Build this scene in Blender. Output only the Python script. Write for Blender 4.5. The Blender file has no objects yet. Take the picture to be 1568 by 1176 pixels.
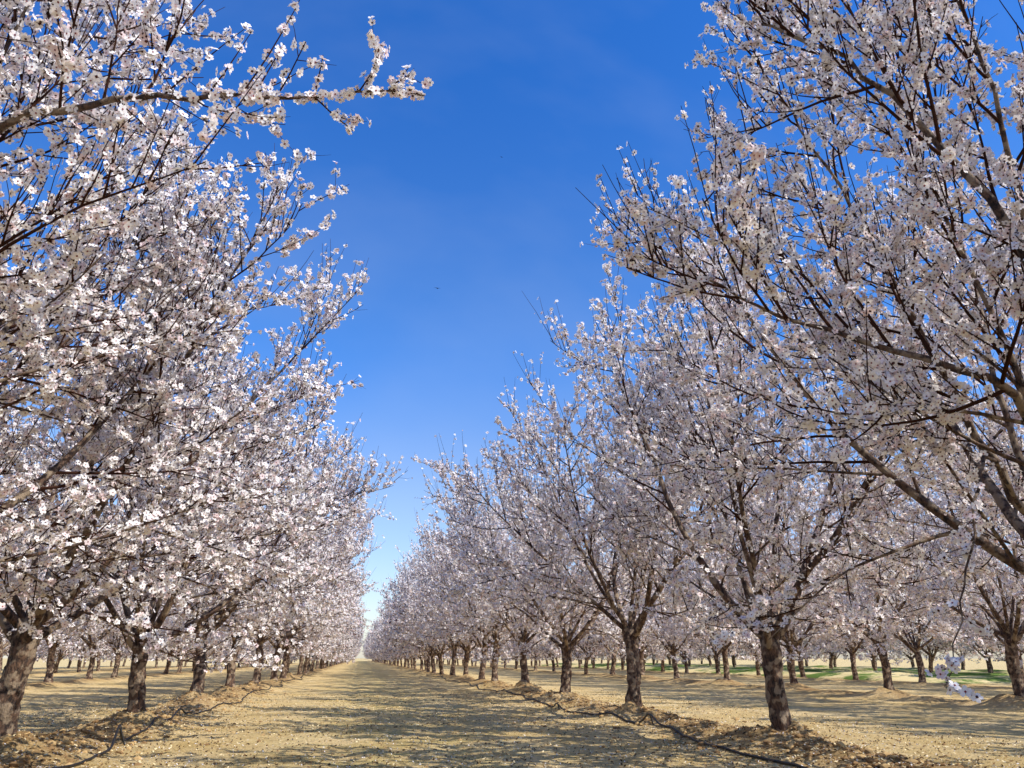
import bpy, math, random
import numpy as np
from mathutils import Vector

scene = bpy.context.scene
PITCH, YAW = 20.4, 11.07
ROW_L, ROW_R = -4.6, 6.9
CAM_Z = 1.42

# ------------------------------------------------------------------ helpers
def vnoise(x, y, s=1.0, seed=0):
    x = np.asarray(x, float) / s + seed * 17.31
    y = np.asarray(y, float) / s + seed * 9.77
    xi = np.floor(x); yi = np.floor(y)
    fx = x - xi; fy = y - yi
    fx = fx * fx * (3 - 2 * fx); fy = fy * fy * (3 - 2 * fy)
    def h(a, b):
        v = np.sin(a * 127.1 + b * 311.7 + seed * 74.7) * 43758.5453
        return v - np.floor(v)
    return (h(xi, yi) * (1 - fx) + h(xi + 1, yi) * fx) * (1 - fy) + (h(xi, yi + 1) * (1 - fx) + h(xi + 1, yi + 1) * fx) * fy

def new_mat(name):
    m = bpy.data.materials.new(name); m.use_nodes = True
    nt = m.node_tree
    for n in list(nt.nodes): nt.nodes.remove(n)
    out = nt.nodes.new('ShaderNodeOutputMaterial')
    return m, nt, out

def petal_mat(name, col, col2):
    m, nt, out = new_mat(name)
    tc = nt.nodes.new('ShaderNodeTexCoord')
    no = nt.nodes.new('ShaderNodeTexNoise'); no.inputs['Scale'].default_value = 9
    no.inputs['Detail'].default_value = 0
    nt.links.new(tc.outputs['Object'], no.inputs['Vector'])
    mix = nt.nodes.new('ShaderNodeMix'); mix.data_type = 'RGBA'
    mix.inputs[6].default_value = (*col, 1); mix.inputs[7].default_value = (*col2, 1)
    mr = nt.nodes.new('ShaderNodeMapRange'); mr.inputs[1].default_value = .35; mr.inputs[2].default_value = .65
    nt.links.new(no.outputs[0], mr.inputs[0]); nt.links.new(mr.outputs[0], mix.inputs[0])
    d = nt.nodes.new('ShaderNodeBsdfDiffuse'); t = nt.nodes.new('ShaderNodeBsdfTranslucent')
    nt.links.new(mix.outputs[2], d.inputs[0]); nt.links.new(mix.outputs[2], t.inputs[0])
    ms = nt.nodes.new('ShaderNodeMixShader'); ms.inputs[0].default_value = .24
    nt.links.new(d.outputs[0], ms.inputs[1]); nt.links.new(t.outputs[0], ms.inputs[2])
    nt.links.new(ms.outputs[0], out.inputs[0])
    return m

def flat_mat(name, col, rough=.8):
    m, nt, out = new_mat(name)
    b = nt.nodes.new('ShaderNodeBsdfDiffuse') if rough >= .8 else nt.nodes.new('ShaderNodeBsdfPrincipled')
    b.inputs[0].default_value = (*col, 1)
    if rough < .8: b.inputs['Roughness'].default_value = rough
    nt.links.new(b.outputs[0], out.inputs[0]); return m

def bark_mat():
    m, nt, out = new_mat('bark')
    tc = nt.nodes.new('ShaderNodeTexCoord')
    mp = nt.nodes.new('ShaderNodeMapping'); mp.inputs['Scale'].default_value = (1, 1, .35)
    nt.links.new(tc.outputs['Object'], mp.inputs[0])
    n1 = nt.nodes.new('ShaderNodeTexNoise'); n1.inputs['Scale'].default_value = 20; n1.inputs['Detail'].default_value = 6; n1.inputs['Roughness'].default_value = .72
    n2 = nt.nodes.new('ShaderNodeTexNoise'); n2.inputs['Scale'].default_value = 7; n2.inputs['Detail'].default_value = 5
    nt.links.new(mp.outputs[0], n1.inputs[0]); nt.links.new(tc.outputs['Object'], n2.inputs[0])
    cr = nt.nodes.new('ShaderNodeValToRGB')
    cr.color_ramp.elements[0].position = .40; cr.color_ramp.elements[0].color = (.016, .009, .007, 1)
    cr.color_ramp.elements[1].position = .65; cr.color_ramp.elements[1].color = (.23, .125, .07, 1)
    nt.links.new(n1.outputs[0], cr.inputs[0])
    mr = nt.nodes.new('ShaderNodeMapRange'); mr.inputs[1].default_value = .50; mr.inputs[2].default_value = .58; mr.inputs[4].default_value = .75
    nt.links.new(n2.outputs[0], mr.inputs[0])
    mix = nt.nodes.new('ShaderNodeMix'); mix.data_type = 'RGBA'
    mix.inputs[7].default_value = (.46, .34, .22, 1)  # pale lichen patches, spread wider to paint sunlit highlights into the bark
    nt.links.new(mr.outputs[0], mix.inputs[0]); nt.links.new(cr.outputs[0], mix.inputs[6])
    b = nt.nodes.new('ShaderNodeBsdfPrincipled'); b.inputs['Roughness'].default_value = .8
    nt.links.new(mix.outputs[2], b.inputs['Base Color'])
    bp = nt.nodes.new('ShaderNodeBump'); bp.inputs['Strength'].default_value = 1; bp.inputs['Distance'].default_value = .07
    nt.links.new(n1.outputs[0], bp.inputs['Height']); nt.links.new(bp.outputs[0], b.inputs['Normal'])
    nt.links.new(b.outputs[0], out.inputs[0]); return m

BARK = bark_mat()
TWIG = flat_mat('twig_bark', (.045, .02, .013))
P1 = petal_mat('petal_white', (.99, .935, .87), (.98, .90, .84))
P2 = petal_mat('petal_pink', (.95, .81, .76), (.90, .71, .67))
CEN = flat_mat('flower_center', (.25, .045, .05))
CAL = flat_mat('calyx_and_shade', (.08, .028, .02))  # calyx colour, darkened so it also paints brown shade between blossoms
TREE_MATS = [BARK, P1, P2, CEN, CAL, TWIG]

def nrm(v):
    return v / (np.linalg.norm(v, axis=-1, keepdims=True) + 1e-12)

# ------------------------------------------------------------------ trees
class Tree:
    def __init__(s, seed, dens=1.0, fsize=.030, lod=0):
        s.r = random.Random(seed); s.np = np.random.RandomState(seed)
        s.r2 = random.Random(seed + 999)
        s.V = []; s.F = []; s.FM = []; s.n = 0; s.cp = []; s.cd = []
        s.dens = dens; s.fsize = fsize; s.lod = lod
    def tube(s, P, R, k, rough=0):
        P = np.array(P); R = np.array(R); m = len(P)
        T = np.gradient(P, axis=0); T = nrm(T)
        ref = np.array([.31, .87, .12]) if abs(T[0][2]) > .6 else np.array([.05, .1, 1.])
        U = nrm(np.cross(T, ref)); W = np.cross(T, U)
        a = np.arange(k) * 2 * math.pi / k
        RR = R[:, None] * np.ones((1, k))
        if rough:
            z = np.arange(m)[:, None] * .35
            f = vnoise(np.cos(a)[None] * 1.3 + z * .3, np.sin(a)[None] * 1.3 + z, .5, 8) + .5 * vnoise(np.cos(a)[None] * 3, z * 2 + np.sin(a)[None] * 3, .6, 11)
            RR = RR * (1 + rough * (f - .75))
        ring = P[:, None, :] + RR[:, :, None] * (np.cos(a)[None, :, None] * U[:, None, :] + np.sin(a)[None, :, None] * W[:, None, :])
        s.V.append(ring.reshape(-1, 3))
        i = np.arange(m - 1)[:, None] * k; j = np.arange(k)[None, :]; j2 = (j + 1) % k
        f = np.stack([i + j, i + j2, i + k + j2, i + k + j], -1).reshape(-1, 4) + s.n
        s.F.append(f); s.n += m * k
        s.FM.append(np.full(len(f), 5 if R[0] < .02 else 0))
    def path(s, p, d, L, n, up, wob, r=None):
        r = r or s.r
        pts = [p.copy()]; st = L / n
        d = d.copy()
        for _ in range(n):
            d = d + np.array([r.gauss(0, wob), r.gauss(0, wob), r.gauss(0, wob) + up])
            d /= math.sqrt(d @ d)
            p = p + d * st
            if p[2] < 1.25 and d[2] < 0: d[2] *= .2
            pts.append(p)
        return np.array(pts)
    def at(s, P, t):
        x = t * (len(P) - 1); i = min(int(x), len(P) - 2); f = x - i
        d = P[i + 1] - P[i]
        return P[i] * (1 - f) + P[i + 1] * f, d / (math.sqrt(d @ d) + 1e-9)
    def off(s, d, ang, bias=None):
        q = np.array([s.r.gauss(0, 1), s.r.gauss(0, 1), s.r.gauss(0, 1)])
        if bias is not None: q = q + bias
        q = q - d * (q @ d); q /= math.sqrt(q @ q) + 1e-9
        return d * math.cos(ang) + q * math.sin(ang)
    def clusters(s, P, sp, t0, dn):
        L = np.sum(np.linalg.norm(np.diff(P, axis=0), axis=1))
        n = int(L * (1 - t0) / sp * dn * s.dens + s.r.random())
        for _ in range(n):
            t = t0 + (1 - t0) * s.r.random()
            p, d = s.at(P, t)
            s.cp.append(p); s.cd.append(s.off(d, 1.35, np.array([0, 0, .25])))
    def twig(s, p, d, L, r, dn):
        P = s.path(p, d, L, 3, .05, .12)
        if s.lod == 0: s.tube(P, [r, r * .8, r * .6, r * .35], 3)
        s.clusters(P, .05, .1, dn)
        if s.r.random() < .5: 
            s.cp.append(P[-1]); s.cd.append(d)
    def tert(s, p, d, L, r):
        dn = max(.1, min(2.0, s.r.gauss(1.0, .6)))
        up = s.r.uniform(.0, .16)
        P = s.path(p, d, L, 5, up, .07)
        s.tube(P, np.linspace(r, .0035, 6), 4 if s.lod == 0 else 3)
        s.clusters(P, .065, .1, dn)
        n = int(L / (.17 if s.lod < 2 else .4) + s.r.random())
        for _ in range(n):
            t = s.r.uniform(.1, .95); q, dd = s.at(P, t)
            s.twig(q, s.off(dd, s.r.uniform(.5, 1.1), np.array([0, 0, .3])), s.r.uniform(.08, .38), .0045 if s.lod == 0 else .006, dn)
    def shoot(s, q, dd, L, r=.0085, dn=.6):
        Q = s.path(q, nrm(np.array([s.r2.gauss(0, .18), s.r2.gauss(0, .18), 1.]) + dd * .5), L, 5, .05, .03, s.r2)
        s.tube(Q, np.linspace(r, .003, 6), 3)
        n = int(L / .10 * dn)
        for _ in range(n):
            p, d = s.at(Q, s.r2.random() ** 1.2)
            v = np.array([s.r2.gauss(0, 1), s.r2.gauss(0, 1), .3]); s.cp.append(p); s.cd.append(v / np.linalg.norm(v))
    def sec(s, p, d, L, r, up):
        P = s.path(p, d, L, 8, up, .06)
        s.tube(P, np.linspace(r, .005, 9), 5)
        s.clusters(P, .10, .2, 1)
        n = int(L / .27 + s.r.random())
        for i in range(n):
            t = .12 + .85 * (i + s.r.random()) / n
            q, dd = s.at(P, t)
            s.tert(q, s.off(dd, s.r.uniform(.4, .95), np.array([0, 0, .25])), s.r.uniform(.45, 1.0) * (1.15 - .35 * t), .009)
        for _ in range(s.r.choice([0, 1, 2, 2])):
            q, dd = s.at(P, s.r.uniform(.4, 1))
            Q = s.path(q, nrm(np.array([s.r.gauss(0, .25), s.r.gauss(0, .25), 1.]) + dd * .5), s.r.uniform(.6, 1.3), 5, .05, .04)
            s.tube(Q, np.linspace(.0075, .003, 6), 3); s.clusters(Q, .12, .1, s.r.uniform(.3, 1))
        if p[2] > 3.2:
            for _ in range(2):
                q, dd = s.at(P, s.r2.uniform(.55, 1)); s.shoot(q, dd, s.r2.uniform(.5, 1.25), .008, s.r2.uniform(.2, 1))
    def limb(s, P, r0, r1, nsec, t0=.2, lf=1.0, droop=0.0):
        P = np.array(P, float)
        m = len(P); tt = np.linspace(0, 1, m)
        s.tube(P, r1 + (r0 - r1) * (1 - tt) ** 1.3, 9 if s.lod == 0 else 5)
        for i in range(nsec):
            t = t0 + (.97 - t0) * (i + s.r.random()) / nsec
            q, dd = s.at(P, t)
            out = np.array([q[0], q[1], 0.]); out = out / (np.linalg.norm(out) + .3)
            L = (2.3 * (1 - t) + 1.2) * s.r.uniform(.75, 1.15) * lf
            b = out * s.r.choice([.2, .8, 1.3]) + np.array([0, 0, s.r.uniform(-1.5, .4) if t < .5 else .3])
            up = s.r.uniform(-.07, .03) if t < .35 else (.0 if t < .5 else .04) + s.r.uniform(-.02, .05)
            s.sec(q, s.off(dd, s.r.uniform(.5, 1.05), b), L, .009 + .014 * (1 - t) + .002, up)
        for _ in range(5):
            q, dd = s.at(P, s.r2.uniform(.75, 1)); s.shoot(q, dd, s.r2.uniform(.7, 1.5), .0095, s.r2.uniform(.3, 1))
        s.clusters(P[int(m * .6):], .08, 0, 1)
    def smooth(s, pts, n=18):
        pts = [np.array(p, float) for p in pts]
        pts = [2 * pts[0] - pts[1]] + pts + [2 * pts[-1] - pts[-2]]
        o = []
        seg = len(pts) - 3
        for i in range(n + 1):
            x = i / n * seg; k = min(int(x), seg - 1); t = x - k
            a, b, c, d = pts[k:k + 4]
            o.append(.5 * (2 * b + (c - a) * t + (2 * a - 5 * b + 4 * c - d) * t * t + (3 * b - a - 3 * c + d) * t ** 3))
        o = np.array(o); o[1:] += s.np.normal(0, .02, o[1:].shape)
        return o
    def trunk(s, zf, r, lean=(0, 0)):
        n = 26 if s.lod == 0 else 8; P = []; R = []
        for i in range(n + 1):
            t = i / n
            P.append([lean[0] * t * t + .04 * math.sin(t * 5 + r * 50), lean[1] * t * t + .04 * math.cos(t * 4 + r * 70), -.25 + (zf + .25) * t])
            R.append(r * (1 + .45 * math.exp(-t * 9) - .08 * t + .12 * math.exp(-((t - 1) / .15) ** 2)))
        s.tube(P, R, 24 if s.lod == 0 else 8, .42)
        return np.array(P[-1])
    def build(s, name, H=8.0, custom=None, nsc=6, skip=None):
        zf = s.r.uniform(1.55, 1.9); r = s.r.uniform(.15, .185)
        top = s.trunk(zf, r, (s.r.uniform(-.2, .2), s.r.uniform(-.2, .2)))
        a0 = s.r.uniform(0, 6.28)
        for i in range(nsc):
            az = a0 + i * 6.283 / nsc + s.r.uniform(-.25, .25)
            if skip and any(abs((az - k + math.pi) % (2 * math.pi) - math.pi) < .5 for k in skip): continue
            inc = math.radians(s.r.uniform(36, 57))
            d = np.array([math.cos(az) * math.sin(inc), math.sin(az) * math.sin(inc), math.cos(inc)])
            st = top - np.array([0, 0, s.r.uniform(.03, .45)]) 
            P = s.path(st, d, s.r.uniform(.84, .98) * H * .9, 16, .042, .06)
            s.limb(P, s.r.uniform(.06, .088), .010, 14, .1)
        for i in range(3):
            az = a0 + i * 2.1 + s.r.uniform(-.5, .5); inc = math.radians(s.r.uniform(12, 28))
            d = np.array([math.cos(az) * math.sin(inc), math.sin(az) * math.sin(inc), math.cos(inc)])
            P = s.path(top - np.array([0, 0, .1]), d, s.r.uniform(.72, .86) * H, 14, .03, .07)
            s.limb(P, .055, .009, 9, .3)
        if custom: custom(s, top)
        return s.finish(name)
    def finish(s, name):
        bark_v = np.concatenate(s.V); bark_f = np.concatenate(s.F); bark_m = np.concatenate(s.FM)
        C = np.array(s.cp); D = nrm(np.array(s.cd)); rs = s.np
        k = rs.choice([1, 2, 3], len(C), p=[.42, .34, .24]) if s.lod < 2 else np.ones(len(C), int)
        C = np.repeat(C, k, 0); D = np.repeat(D, k, 0); N = len(C)
        R = s.fsize * rs.uniform(.75, 1.15, N)
        nor = nrm(D + rs.normal(0, .38, (N, 3)))
        cen = C + nor * R[:, None] * rs.uniform(.4, 1.1, (N, 1)) + rs.normal(0, .3, (N, 3)) * R[:, None]
        U = nrm(np.cross(nor, nrm(rs.normal(0, 1, (N, 3))))); W = np.cross(nor, U)
        cup = rs.choice([.12, .4, .8, 2.2], N, p=[.40, .35, .16, .09]) * rs.uniform(.7, 1.3, N)
        closed = cup > 1.4
        R = np.where(closed, R * .55, R)
        vs = []; fs = []; ms = []; base = len(bark_v)
        pm = rs.choice([1, 2], N, p=[.82, .18]); pm[closed] = 2
        ph = rs.uniform(0, 6.28, N)
        def put(verts, quads, mat):
            nonlocal base
            nv = verts.shape[1]
            vs.append(verts.reshape(-1, 3))
            q = np.array(quads)[None] + (np.arange(len(verts)) * nv)[:, None, None] + base
            fs.append(q.reshape(-1, 4)); ms.append(np.repeat(mat, len(quads)))
            base += len(verts) * nv
        if s.lod < 2:
            if s.lod == 0:
                prof = [(.12, -.10, 0), (.12, .10, 0), (.60, -.40, .30), (.60, .40, .30), (1.0, -.24, .42), (1.0, .24, .42)]
                quads = [(0, 1, 3, 2), (2, 3, 5, 4)]
            else:
                prof = [(.08, 0, 0), (.65, -.45, .3), (.65, .45, .3), (1.05, 0, .42)]
                quads = [(0, 1, 3, 2)]
            for kk in range(5):
                a = ph + kk * 2 * math.pi / 5 + rs.normal(0, .08, N)
                d = np.cos(a)[:, None] * U + np.sin(a)[:, None] * W
                sd = -np.sin(a)[:, None] * U + np.cos(a)[:, None] * W
                cc = cup * rs.uniform(.7, 1.3, N)
                shrink = 1 / np.sqrt(1 + (cc * .5) ** 2)
                vv = np.stack([cen + (R * pr * shrink)[:, None] * d + (R * ps)[:, None] * sd + (R * pz * cc)[:, None] * nor for pr, ps, pz in prof], 1)
                put(vv, quads, pm)
            def disc(rad, hh, mat, sel):
                c = cen[sel] + nor[sel] * (R[sel] * hh)[:, None]; rr = (R[sel] * rad)[:, None]
                vv = np.stack([c + rr * U[sel], c + rr * W[sel], c - rr * U[sel], c - rr * W[sel]], 1)
                put(vv, [(0, 1, 2, 3)], np.full(sel.sum(), mat))
            disc(.22, .10, 3, ~closed); disc(.34, -.06, 4, np.ones(N, bool))  # flower centre; calyx disc, oversized to paint dark gaps into the clusters
        else:
            for sgn in (0, 1):
                a = U if sgn == 0 else nor
                rr = R[:, None] * 1.0
                vv = np.stack([cen + rr * a * 1.1, cen + rr * W * .8, cen - rr * a * .7, cen - rr * W], 1)
                put(vv, [(0, 1, 2, 3)], pm if sgn == 0 else np.where(rs.random_sample(N) < .25, 4, pm))
        V = np.concatenate([bark_v] + vs).astype(np.float32); F = np.concatenate([bark_f] + fs).astype(np.int32)
        M = np.concatenate([bark_m] + ms).astype(np.int32)
        me = bpy.data.meshes.new(name)
        me.vertices.add(len(V)); me.vertices.foreach_set('co', V.ravel())
        me.loops.add(F.size); me.loops.foreach_set('vertex_index', F.ravel())
        me.polygons.add(len(F)); me.polygons.foreach_set('loop_start', np.arange(0, F.size, 4, dtype=np.int32))
        me.polygons.foreach_set('material_index', M)
        me.polygons.foreach_set('use_smooth', (M == 0))
        for m in TREE_MATS: me.materials.append(m)
        me.update(calc_edges=True)
        print(name, 'flowers', N, 'faces', len(F))
        return me

# ------------------------------------------------------------------ layout
STEP = 6.4
ROWS = [ROW_L, ROW_R, -16.3, 19.4, -27.9, 31.2, -39.5, 43.5, 56]
rl = random.Random(5)
pos = {ROW_L: [(-5.3, .4), (-4.7, 7.2), (-4.95, 12.9), (-4.35, 17.4), (-4.6, 24.9), (-4.7, 31.6)],
       ROW_R: [(7.1, .4), (6.9, 6.6), (7.15, 12.6), (6.65, 18.5), (6.9, 26.0), (6.85, 32.4)]}
YMAX = {ROW_L: 380, ROW_R: 380, -16.3: 200, 19.4: 200, -27.9: 150, 31.2: 150, -39.5: 150, 43.5: 150, 56: 150}
YMIN = {-16.3: 8, 19.4: 8, -27.9: 24, 31.2: 20, -39.5: 50, 43.5: 34, 56: 46}
for r in ROWS:
    if r not in pos: pos[r] = [(r + rl.uniform(-.2, .2), YMIN[r] + rl.uniform(-1, 1))]
    y = pos[r][-1][1]
    while y < YMAX[r]:
        y += STEP; pos[r].append((r + rl.uniform(-.25, .25), y + rl.uniform(-.4, .4)))
near_pts = np.array([p for r in ROWS for p in pos[r] if p[1] < 60 and abs(r) < 20])

def berm(x):
    b = 0
    for r in ROWS: b = b + np.exp(-((x - r) / .8) ** 2)
    return b
def gh(x, y):
    x = np.asarray(x, float); y = np.asarray(y, float)
    h = .05 * vnoise(x, y, 2.6, 1) + .03 * vnoise(x, y, .7, 2) + .012 * vnoise(x, y, .22, 7)
    b = berm(x)
    h = h + b * (.03 + .10 * vnoise(x, y, 1.3, 3) + .10 * vnoise(x, y, .36, 4) + .05 * vnoise(x, y, .17, 6))
    for rx in (-.1, 1.75): h = h - .035 * np.exp(-((x - rx - .08 * np.sin(y * .3)) / .22) ** 2)
    for px, py in near_pts:
        d2 = (x - px) ** 2 + (y - py) ** 2
        h = h + .28 * np.exp(-d2 / .6) * (.5 + .8 * vnoise(x, y, .3, 5))
    return h - .03

# ------------------------------------------------------------------ ground
def axis(lo, hi, fine_lo, fine_hi, st):
    a = list(np.arange(fine_lo, fine_hi, st)); g = st; v = a[-1]
    while v < hi: g *= 1.07; v += g; a.append(v)
    g = st; v = fine_lo; b = []
    while v > lo: g *= 1.07; v -= g; b.append(v)
    return np.array(b[::-1] + a)
gx = axis(-1500, 1500, -10, 11, .075); gy = axis(-60, 3000, 8.5, 27, .075)
X, Y = np.meshgrid(gx, gy, indexing='ij')
Z = gh(X, Y)
fade = np.clip(1 - (np.abs(Y) - 90) / 300, .0, 1)
Z = Z * fade
nx, ny = X.shape
V = np.stack([X, Y, Z], -1).reshape(-1, 3).astype(np.float32)
i = np.arange(nx - 1)[:, None]; j = np.arange(ny - 1)[None, :]
F = np.stack([i * ny + j, (i + 1) * ny + j, (i + 1) * ny + j + 1, i * ny + j + 1], -1).reshape(-1, 4).astype(np.int32)
def mesh_np(name, V, F, mats, smooth=False, M=None):
    me = bpy.data.meshes.new(name); k = F.shape[1]
    me.vertices.add(len(V)); me.vertices.foreach_set('co', np.asarray(V, np.float32).ravel())
    me.loops.add(F.size); me.loops.foreach_set('vertex_index', np.asarray(F, np.int32).ravel())
    me.polygons.add(len(F)); me.polygons.foreach_set('loop_start', np.arange(0, F.size, k, dtype=np.int32))
    if M is not None: me.polygons.foreach_set('material_index', np.asarray(M, np.int32))
    me.polygons.foreach_set('use_smooth', np.full(len(F), smooth))
    for m in mats: me.materials.append(m)
    me.update(calc_edges=True)
    o = bpy.data.objects.new(name, me); scene.collection.objects.link(o); return o

def ground_mat():
    m, nt, out = new_mat('orchard_soil'); N = nt.nodes; Lk = nt.links
    tc = N.new('ShaderNodeTexCoord')
    def noise(sc, det=4, vec=None, rough=.6):
        n = N.new('ShaderNodeTexNoise'); n.inputs['Scale'].default_value = sc; n.inputs['Detail'].default_value = det
        n.inputs['Roughness'].default_value = rough
        Lk.new(vec or tc.outputs['Object'], n.inputs['Vector']); return n.outputs[0]
    def mr(v, a, b, c=0, d=1):
        n = N.new('ShaderNodeMapRange'); n.inputs[1].default_value = a; n.inputs[2].default_value = b
        n.inputs[3].default_value = c; n.inputs[4].default_value = d; Lk.new(v, n.inputs[0]); return n.outputs[0]
    def mul(a, b):
        n = N.new('ShaderNodeMath'); n.operation = 'MULTIPLY'; Lk.new(a, n.inputs[0]); Lk.new(b, n.inputs[1]); return n.outputs[0]
    def mix(f, a, b):
        n = N.new('ShaderNodeMix'); n.data_type = 'RGBA'; Lk.new(f, n.inputs[0])
        for s_, v in ((6, a), (7, b)):
            if isinstance(v, tuple): n.inputs[s_].default_value = (*v, 1)
            else: Lk.new(v, n.inputs[s_])
        return n.outputs[2]
    c = mix(mr(noise(.55, 5), .38, .62), (.87, .64, .31), (.72, .50, .20))
    sx = N.new('ShaderNodeSeparateXYZ'); Lk.new(tc.outputs['Object'], sx.inputs[0])
    mth = N.new('ShaderNodeMath'); mth.operation = 'ABSOLUTE'
    ad = N.new('ShaderNodeMath'); ad.operation = 'ADD'; ad.inputs[1].default_value = -.8
    Lk.new(sx.outputs[0], ad.inputs[0]); Lk.new(ad.outputs[0], mth.inputs[0])
    c = mix(mul(mr(mth.outputs[0], .8, 3.4, 1, 0), mr(noise(1.3, 6, rough=.7), .42, .64, .0, .45)), c, (.58, .48, .13))
    at = N.new('ShaderNodeAttribute'); at.attribute_name = 'berm'
    c = mix(mul(mr(at.outputs['Fac'], .05, .8, 0, 1), mr(noise(2.5, 5), .35, .6, .4, .95)), c, (.34, .195, .085))
    c = mix(mr(noise(1.9, 8, rough=.85), .50, .60, 0, .45), c, (.48, .31, .12))
    c = mix(mr(noise(6.5, 8, rough=.85), .53, .62, 0, .6), c, (.32, .19, .08))
    c = mix(mr(noise(24, 4, rough=.8), .54, .66, 0, .85), c, (.13, .07, .03))
    c = mix(mr(noise(17, 6, rough=.85), .55, .66, 0, .85), c, (.95, .79, .49))
    b = N.new('ShaderNodeBsdfDiffuse')
    Lk.new(c, b.inputs[0])
    bp = N.new('ShaderNodeBump'); bp.inputs['Strength'].default_value = 1; bp.inputs['Distance'].default_value = .07
    Lk.new(noise(10, 8, rough=.8), bp.inputs['Height']); Lk.new(bp.outputs[0], b.inputs['Normal'])
    Lk.new(b.outputs[0], out.inputs[0]); return m
ground = mesh_np('ground', V, F, [ground_mat()], True)
ga = ground.data.attributes.new('berm', 'FLOAT', 'POINT')
bb = np.clip(berm(X) * (.7 + .6 * vnoise(X, Y, 1.1, 12)), 0, 1)
ga.data.foreach_set('value', bb.ravel().astype(np.float32))

def strip(name, x0, x1, y0, y1, z, col, col2):
    m, nt, out = new_mat(name + '_mat')
    n = nt.nodes.new('ShaderNodeTexNoise'); n.inputs['Scale'].default_value = .22; n.inputs['Detail'].default_value = 6
    n.inputs['Roughness'].default_value = .7
    tc = nt.nodes.new('ShaderNodeTexCoord'); nt.links.new(tc.outputs['Object'], n.inputs[0])
    cr = nt.nodes.new('ShaderNodeValToRGB'); cr.color_ramp.elements[0].position = .46; cr.color_ramp.elements[1].position = .55
    cr.color_ramp.elements[0].color = (*col, 1); cr.color_ramp.elements[1].color = (*col2, 1)
    nt.links.new(n.outputs[0], cr.inputs[0])
    b = nt.nodes.new('ShaderNodeBsdfDiffuse'); nt.links.new(cr.outputs[0], b.inputs[0]); nt.links.new(b.outputs[0], out.inputs[0])
    ax = np.linspace(x0, x1, 90); ay = np.linspace(y0, y1, 90)
    A, B = np.meshgrid(ax, ay, indexing='ij'); edge = np.minimum(np.minimum(A - x0, x1 - A), np.minimum(B - y0, y1 - B))
    C = z * np.clip(edge / 2, 0, 1) * (.2 + 1.5 * vnoise(A, B, 3, 9)) + np.where(edge <= 0, -.05, .08)
    n_ = 90; ii = np.arange(n_ - 1)[:, None]; jj = np.arange(n_ - 1)[None]
    Fq = np.stack([ii * n_ + jj, (ii + 1) * n_ + jj, (ii + 1) * n_ + jj + 1, ii * n_ + jj + 1], -1).reshape(-1, 4)
    return mesh_np(name, np.stack([A, B, C], -1).reshape(-1, 3), Fq, [m], True)
strip('grass_field', 33, 60, 40, 150, .3, (.13, .19, .045), (.74, .58, .28))

# ------------------------------------------------------------------ tree meshes
def cust_left(s, top):
    o = np.array([-4.7, 7.2, -.15])
    P = s.smooth([top, np.array([-4.35, 6.6, 2.8]) - o, np.array([-3.75, 5.95, 4.2]) - o, np.array([-3.0, 5.4, 5.05]) - o,
                  np.array([-2.2, 5.15, 5.2]) - o, np.array([-1.5, 5.0, 5.22]) - o, np.array([-.77, 4.86, 5.28]) - o, np.array([.2, 4.73, 5.33]) - o], 26)
    m = len(P); s.tube(P, np.linspace(.05, .006, m), 8)
    for t, L in ((.3, 1.5), (.36, 1.5), (.42, 1.3), (.5, 1.1), (.56, .9), (.62, .8)):
        q, dd = s.at(P, t); s.sec(q, s.off(dd, 1.15, np.array([-1.2, 0, 2.2])), L, .012, .06)
    for t, L in ((.45, .8), (.52, .8), (.58, .7), (.66, .6), (.7, .6), (.74, .55), (.79, .5), (.83, .5), (.88, .4), (.93, .35), (.96, .3)):
        q, dd = s.at(P, t); s.tert(q, s.off(dd, .8, np.array([0, 0, s.r.uniform(-1.5, 1)])), L, .007)
    for t, L in ((.66, 1.0), (.72, .8), (.78, 1.1), (.80, .6), (.88, .4)):
        q, dd = s.at(P, t); s.shoot(q, dd * .8, L, .009, 2.0)
    s.clusters(P[10:], .03, 0, 1); s.clusters(P[20:], .03, 0, 1)
    for pts, r0, ns, lf in (
        ([(-4.6, 7.6, 2.5), (-4.1, 7.9, 3.3), (-3.5, 8.1, 4.1), (-3.0, 8.2, 4.8)], .05, 10, .75),
        ([(-4.6, 7.0, 3.2), (-4.2, 6.8, 5.0), (-3.6, 6.7, 6.5), (-3.1, 6.6, 7.5)], .055, 16, .75),
        ([(-4.6, 7.5, 3.0), (-4.0, 8.1, 4.5), (-3.3, 8.6, 5.6), (-2.7, 8.8, 6.3)], .055, 12, .7),
        ([(-4.5, 6.6, 2.9), (-4.2, 5.7, 4.4), (-3.7, 5.0, 5.6), (-3.2, 4.6, 6.6)], .055, 13, .7)):
        Q = s.smooth([top] + [np.array(p) - o for p in pts], 18)
        s.limb(Q, r0, .008, ns, .25, lf)
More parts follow.
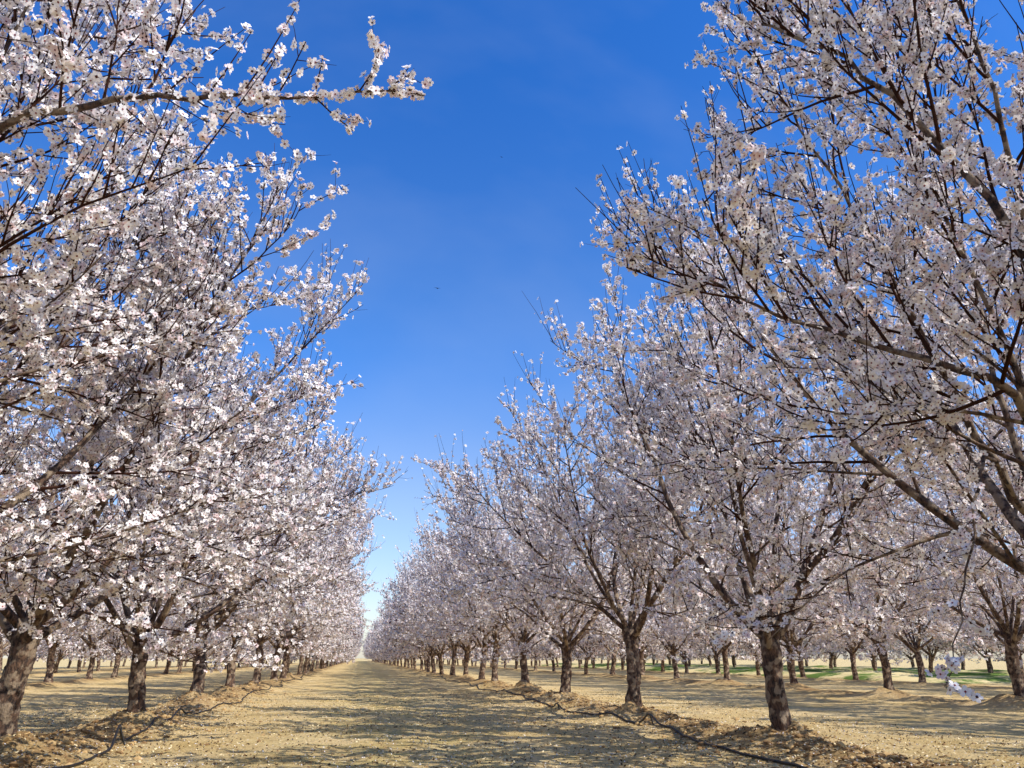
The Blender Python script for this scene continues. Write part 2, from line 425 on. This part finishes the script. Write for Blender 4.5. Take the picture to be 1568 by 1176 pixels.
def cust_right(s, top):
    o = np.array([6.9, 6.6, -.15])
    for pts, r0, ns, lf in (
        ([(6.3, 5.8, 2.4), (5.2, 4.85, 3.15), (4.3, 5.1, 3.6), (3.5, 5.4, 4.0), (2.9, 5.6, 4.4)], .065, 12, .8),
        ([(6.2, 5.3, 3.0), (5.2, 4.45, 4.3), (4.3, 4.5, 5.8), (3.7, 4.7, 6.5), (3.3, 4.9, 6.9)], .065, 14, .8),
        ([(6.5, 6.5, 3.0), (5.7, 6.3, 4.6), (4.9, 6.1, 6.0), (4.2, 5.9, 7.0)], .06, 14, .8),
        ([(6.7, 5.9, 3.2), (6.0, 5.0, 5.0), (5.4, 4.5, 6.4), (5.0, 4.3, 7.6)], .06, 13, .85)):
        Q = s.smooth([top] + [np.array(p) - o for p in pts], 20)
        s.limb(Q, r0, .009, ns, .24, lf)
    Cc = s.smooth([top + np.array([0, 0, -.1]), np.array([6.2, 6.0, 2.4]) - o, np.array([5.4, 5.4, 2.75]) - o, np.array([4.8, 4.95, 2.5]) - o, np.array([4.45, 4.8, 2.0]) - o, np.array([4.2, 4.78, 1.5]) - o, np.array([3.97, 4.78, .92]) - o], 24)
    s.tube(Cc, np.linspace(.024, .003, len(Cc)), 6)
    for t in (.5, .55, .6, .63, .66, .69, .72, .75, .84, .87, .94, .96, .98, .99):
        q, dd = s.at(Cc, t); s.twig(q, s.off(dd, .9), .2, .003, 1.2)
        s.cp += [q]; s.cd += [s.off(dd, 1.3)]

print('trees...')
near_l = Tree(11, .78, .036).build('almond_near_l', H=7.4, custom=cust_left, skip=[-.9, .3])
near_r = Tree(23, .76, .036).build('almond_near_r', custom=cust_right, skip=[-2.4])
hi = [Tree(31 + 7 * k, .78, .038).build('almond_hi%d' % k) for k in range(3)]
mid = [Tree(81 + 7 * k, .60, .047, 1).build('almond_mid%d' % k) for k in range(2)]
far = [Tree(131 + 7 * k, .40, .085, 2).build('almond_far%d' % k) for k in range(2)]

root = bpy.data.objects.new('distant_almond_trees', None); scene.collection.objects.link(root)
rt = random.Random(77)
cnt = 0
for r in ROWS:
    for (x, y) in pos[r]:
        dist = math.hypot(x, y)
        z = float(gh(x, y)) - .1 if y < 90 else -.05
        if (x, y) == (-4.7, 7.2): me, rot, sc = near_l, 0, 1; z = .15
        elif (x, y) == (6.9, 6.6): me, rot, sc = near_r, 0, 1; z = .15
        elif dist < 27: me, rot, sc = hi[cnt % 3], rt.uniform(0, 6.28), rt.uniform(.96, 1.06)
        elif dist < 62: me, rot, sc = mid[cnt % 2], rt.uniform(0, 6.28), rt.uniform(.95, 1.1)
        else: me, rot, sc = far[cnt % 2], rt.uniform(0, 6.28), rt.uniform(.95, 1.1)
        if y == .4: sc = .85 if x < 0 else .95
        cnt += 1
        o = bpy.data.objects.new('almond_tree' if dist < 60 else 'tree', me)
        scene.collection.objects.link(o)
        o.location = (x, y, z); o.rotation_euler = (0, 0, rot); o.scale = (sc, sc, sc)
        if dist >= 60: o.parent = root

# ------------------------------------------------------------------ litter / petals / clods
rs = np.random.RandomState(3)
def scatter(name, n, size, mats, p, berm=0.0, ymax=34, lift=.012, tilt=.5):
    y = 8.8 + (ymax - 8.8) * rs.random_sample(n) ** 1.7
    x = rs.uniform(-9, 12, n)
    kb = rs.random_sample(n) < berm
    x = np.where(kb, rs.choice([ROW_L, ROW_R], n) + rs.normal(0, .8, n), x)
    z = gh(x, y) + lift
    c = np.stack([x, y, z], -1)
    nor = nrm(np.stack([rs.normal(0, tilt, n), rs.normal(0, tilt, n), np.ones(n)], -1))
    U = nrm(np.cross(nor, nrm(rs.normal(0, 1, (n, 3))))); W = np.cross(nor, U)
    s = (size * rs.uniform(.5, 1.4, n))[:, None]
    V = np.stack([c + U * s, c + W * s * .5, c - U * s, c - W * s * .5], 1).reshape(-1, 3)
    F = np.arange(4 * n).reshape(-1, 4)
    return mesh_np(name, V, F, mats, False, rs.choice(len(mats), n, p=p))
LB = flat_mat('dry_leaf_brown', (.20, .11, .05)); LS = flat_mat('dry_leaf_straw', (.80, .64, .36)); LD = flat_mat('dark_debris', (.08, .045, .025))
scatter('leaf_litter', 36000, .024, [LB, LS, LD], [.38, .34, .28], .35)
scatter('fallen_petals', 8000, .016, [P1], [1.0], .25, 26)

def clods():
    import bmesh
    bm = bmesh.new(); bmesh.ops.create_icosphere(bm, subdivisions=1, radius=1)
    bv = np.array([v.co[:] for v in bm.verts]); bf = np.array([[v.index for v in f.verts] for f in bm.faces]); bm.free()
    n = 6500
    y = 8.8 + 30 * rs.random_sample(n) ** 1.5
    row = rs.choice([ROW_L, ROW_R], n)
    x = row + rs.normal(0, .6, n)
    loose = rs.random_sample(n) < .3
    x = np.where(loose, rs.uniform(-9, 12, n), x)
    s = .010 + .06 * rs.random_sample(n) ** 4
    s = np.where(loose, s * .6, s)
    c = np.stack([x, y, gh(x, y) + s * .1], -1)
    V = c[:, None] + bv[None] * s[:, None, None] * rs.uniform(.65, 1.3, (n, len(bv), 1)) * np.array([1.2, 1.2, .7])
    F = (bf[None] + (np.arange(n) * len(bv))[:, None, None]).reshape(-1, 3)
    return mesh_np('soil_clods', V.reshape(-1, 3), F, [flat_mat('clod_light', (.52, .34, .15), .95), flat_mat('clod_dark', (.26, .155, .07), .95)], False, np.repeat(rs.choice(2, n), len(bf)))
clods()

# ------------------------------------------------------------------ drip hoses
HM = flat_mat('black_polyethylene', (.014, .012, .011), .5)
def hose(x0, ph, loops):
    y = np.arange(3, 70, .12)
    x = x0 + .18 * np.sin(y * .45 + ph) + .07 * np.sin(y * 1.3 + ph * 2)
    z = gh(x, y) + .022
    for ly, lh in loops: z = z + lh * np.exp(-((y - ly) / .35) ** 2)
    t = Tree(1); t.tube(np.stack([x, y, z], -1), np.full(len(x), .02), 7)
    for ly, lh in loops:
        k = int((ly - 3) / .12)
        p = np.array([x[k], y[k], z[k]])
        t.tube([p, p + [.05, .02, -.12], p + [.12, .03, -.30]], [.014, .014, .014], 6)
    return mesh_np('drip_irrigation_hose', np.concatenate(t.V), np.concatenate(t.F), [HM], True)
hose(ROW_R - .95, .4, [(16.2, .2), (22.5, .15)])
hose(ROW_L + .7, 2.0, [(14.4, .28), (20.5, .15)])

# ------------------------------------------------------------------ birds
def bird(loc, rz, sc):
    v = [(0, .16, 0), (.03, .05, .015), (-.03, .05, .015), (.025, -.08, .01), (-.025, -.08, .01), (0, -.2, 0), (.045, -.19, 0), (-.045, -.19, 0),
         (.14, .06, .06), (.15, -.02, .06), (.33, -.05, .02), (-.14, .06, .06), (-.15, -.02, .06), (-.33, -.05, .02), (0, 0, -.03)]
    f = [(0, 1, 2), (1, 3, 4, 2), (3, 6, 5), (4, 5, 7), (3, 5, 4), (1, 8, 9, 3), (8, 10, 9), (2, 4, 12, 11), (11, 12, 13), (0, 14, 1), (0, 2, 14), (1, 14, 3), (2, 4, 14), (3, 14, 4)]
    me = bpy.data.meshes.new('bird'); me.from_pydata(v, [], f); me.materials.append(bpy.data.materials.get('bird_dark') or flat_mat('bird_dark', (.02, .02, .025)))
    o = bpy.data.objects.new('bird', me); scene.collection.objects.link(o); o.location = loc; o.rotation_euler = (.1, .15, rz); o.scale = (sc,) * 3
bird((3.9, 48.7, 27.0), -.2, .85)
bird((8.0, 45, 36.5), .3, .4)

# ------------------------------------------------------------------ light
EL, AZ = math.radians(45), math.radians(130)
sd = Vector((math.sin(AZ) * math.cos(EL), math.cos(AZ) * math.cos(EL), math.sin(EL)))
sl = bpy.data.lights.new('sun', 'SUN'); sl.energy = 5.0; sl.angle = math.radians(.4); sl.color = (1, .98, .94)
so = bpy.data.objects.new('sun', sl); scene.collection.objects.link(so)
so.rotation_euler = sd.to_track_quat('Z', 'Y').to_euler()
w = bpy.data.worlds.new('World'); scene.world = w; w.use_nodes = True
nt = w.node_tree; bg = nt.nodes['Background']; bg.inputs[1].default_value = .122
sky = nt.nodes.new('ShaderNodeTexSky'); sky.sky_type = 'NISHITA'; sky.sun_disc = False
sky.sun_elevation = EL; sky.sun_rotation = AZ; sky.air_density = 1.0; sky.dust_density = .5; sky.ozone_density = 2.0
tcw = nt.nodes.new('ShaderNodeTexCoord'); sep = nt.nodes.new('ShaderNodeSeparateXYZ')
nt.links.new(tcw.outputs['Generated'], sep.inputs[0])
rmp = nt.nodes.new('ShaderNodeValToRGB'); rmp.color_ramp.interpolation = 'EASE'
e = rmp.color_ramp.elements
e[0].position = 0.0; e[0].color = (1.3, 1.28, 1.4, 1)
e[1].position = .75; e[1].color = (.27, .98, 2.0, 1)
m1 = e.new(.17); m1.color = (1.2, 1.3, 1.6, 1)
m2 = e.new(.40); m2.color = (.56, 1.14, 1.92, 1)
nt.links.new(sep.outputs[2], rmp.inputs[0])
cmap = nt.nodes.new('ShaderNodeMapping'); cmap.inputs['Scale'].default_value = (1.2, 3.5, 1.5); cmap.inputs['Rotation'].default_value = (.3, .2, .9)
cn = nt.nodes.new('ShaderNodeTexNoise'); cn.inputs['Scale'].default_value = 1.6; cn.inputs['Detail'].default_value = 5
nt.links.new(tcw.outputs['Generated'], cmap.inputs[0]); nt.links.new(cmap.outputs[0], cn.inputs[0])
cm = nt.nodes.new('ShaderNodeMapRange'); cm.inputs[1].default_value = .52; cm.inputs[2].default_value = .85; cm.inputs[4].default_value = .14
nt.links.new(cn.outputs[0], cm.inputs[0])
mx = nt.nodes.new('ShaderNodeMix'); mx.data_type = 'RGBA'; mx.blend_type = 'MULTIPLY'; mx.inputs[0].default_value = 1
mx.clamp_result = False
nt.links.new(sky.outputs[0], mx.inputs[6]); nt.links.new(rmp.outputs[0], mx.inputs[7])
mc = nt.nodes.new('ShaderNodeMix'); mc.data_type = 'RGBA'; mc.inputs[7].default_value = (5.5, 6.2, 7.5, 1)
nt.links.new(cm.outputs[0], mc.inputs[0]); nt.links.new(mx.outputs[2], mc.inputs[6])
nt.links.new(mc.outputs[2], bg.inputs[0])

# ------------------------------------------------------------------ camera
cam = bpy.data.cameras.new('camera'); cam.sensor_width = 36; cam.lens = 25.9; cam.clip_end = 6000; cam.clip_start = .05
co = bpy.data.objects.new('camera', cam); scene.collection.objects.link(co)
co.location = (0, 0, CAM_Z); co.rotation_euler = (math.radians(90 + PITCH), 0, math.radians(-YAW))
scene.camera = co
scene.view_settings.view_transform = 'Standard'; scene.view_settings.look = 'None'; scene.view_settings.exposure = 0
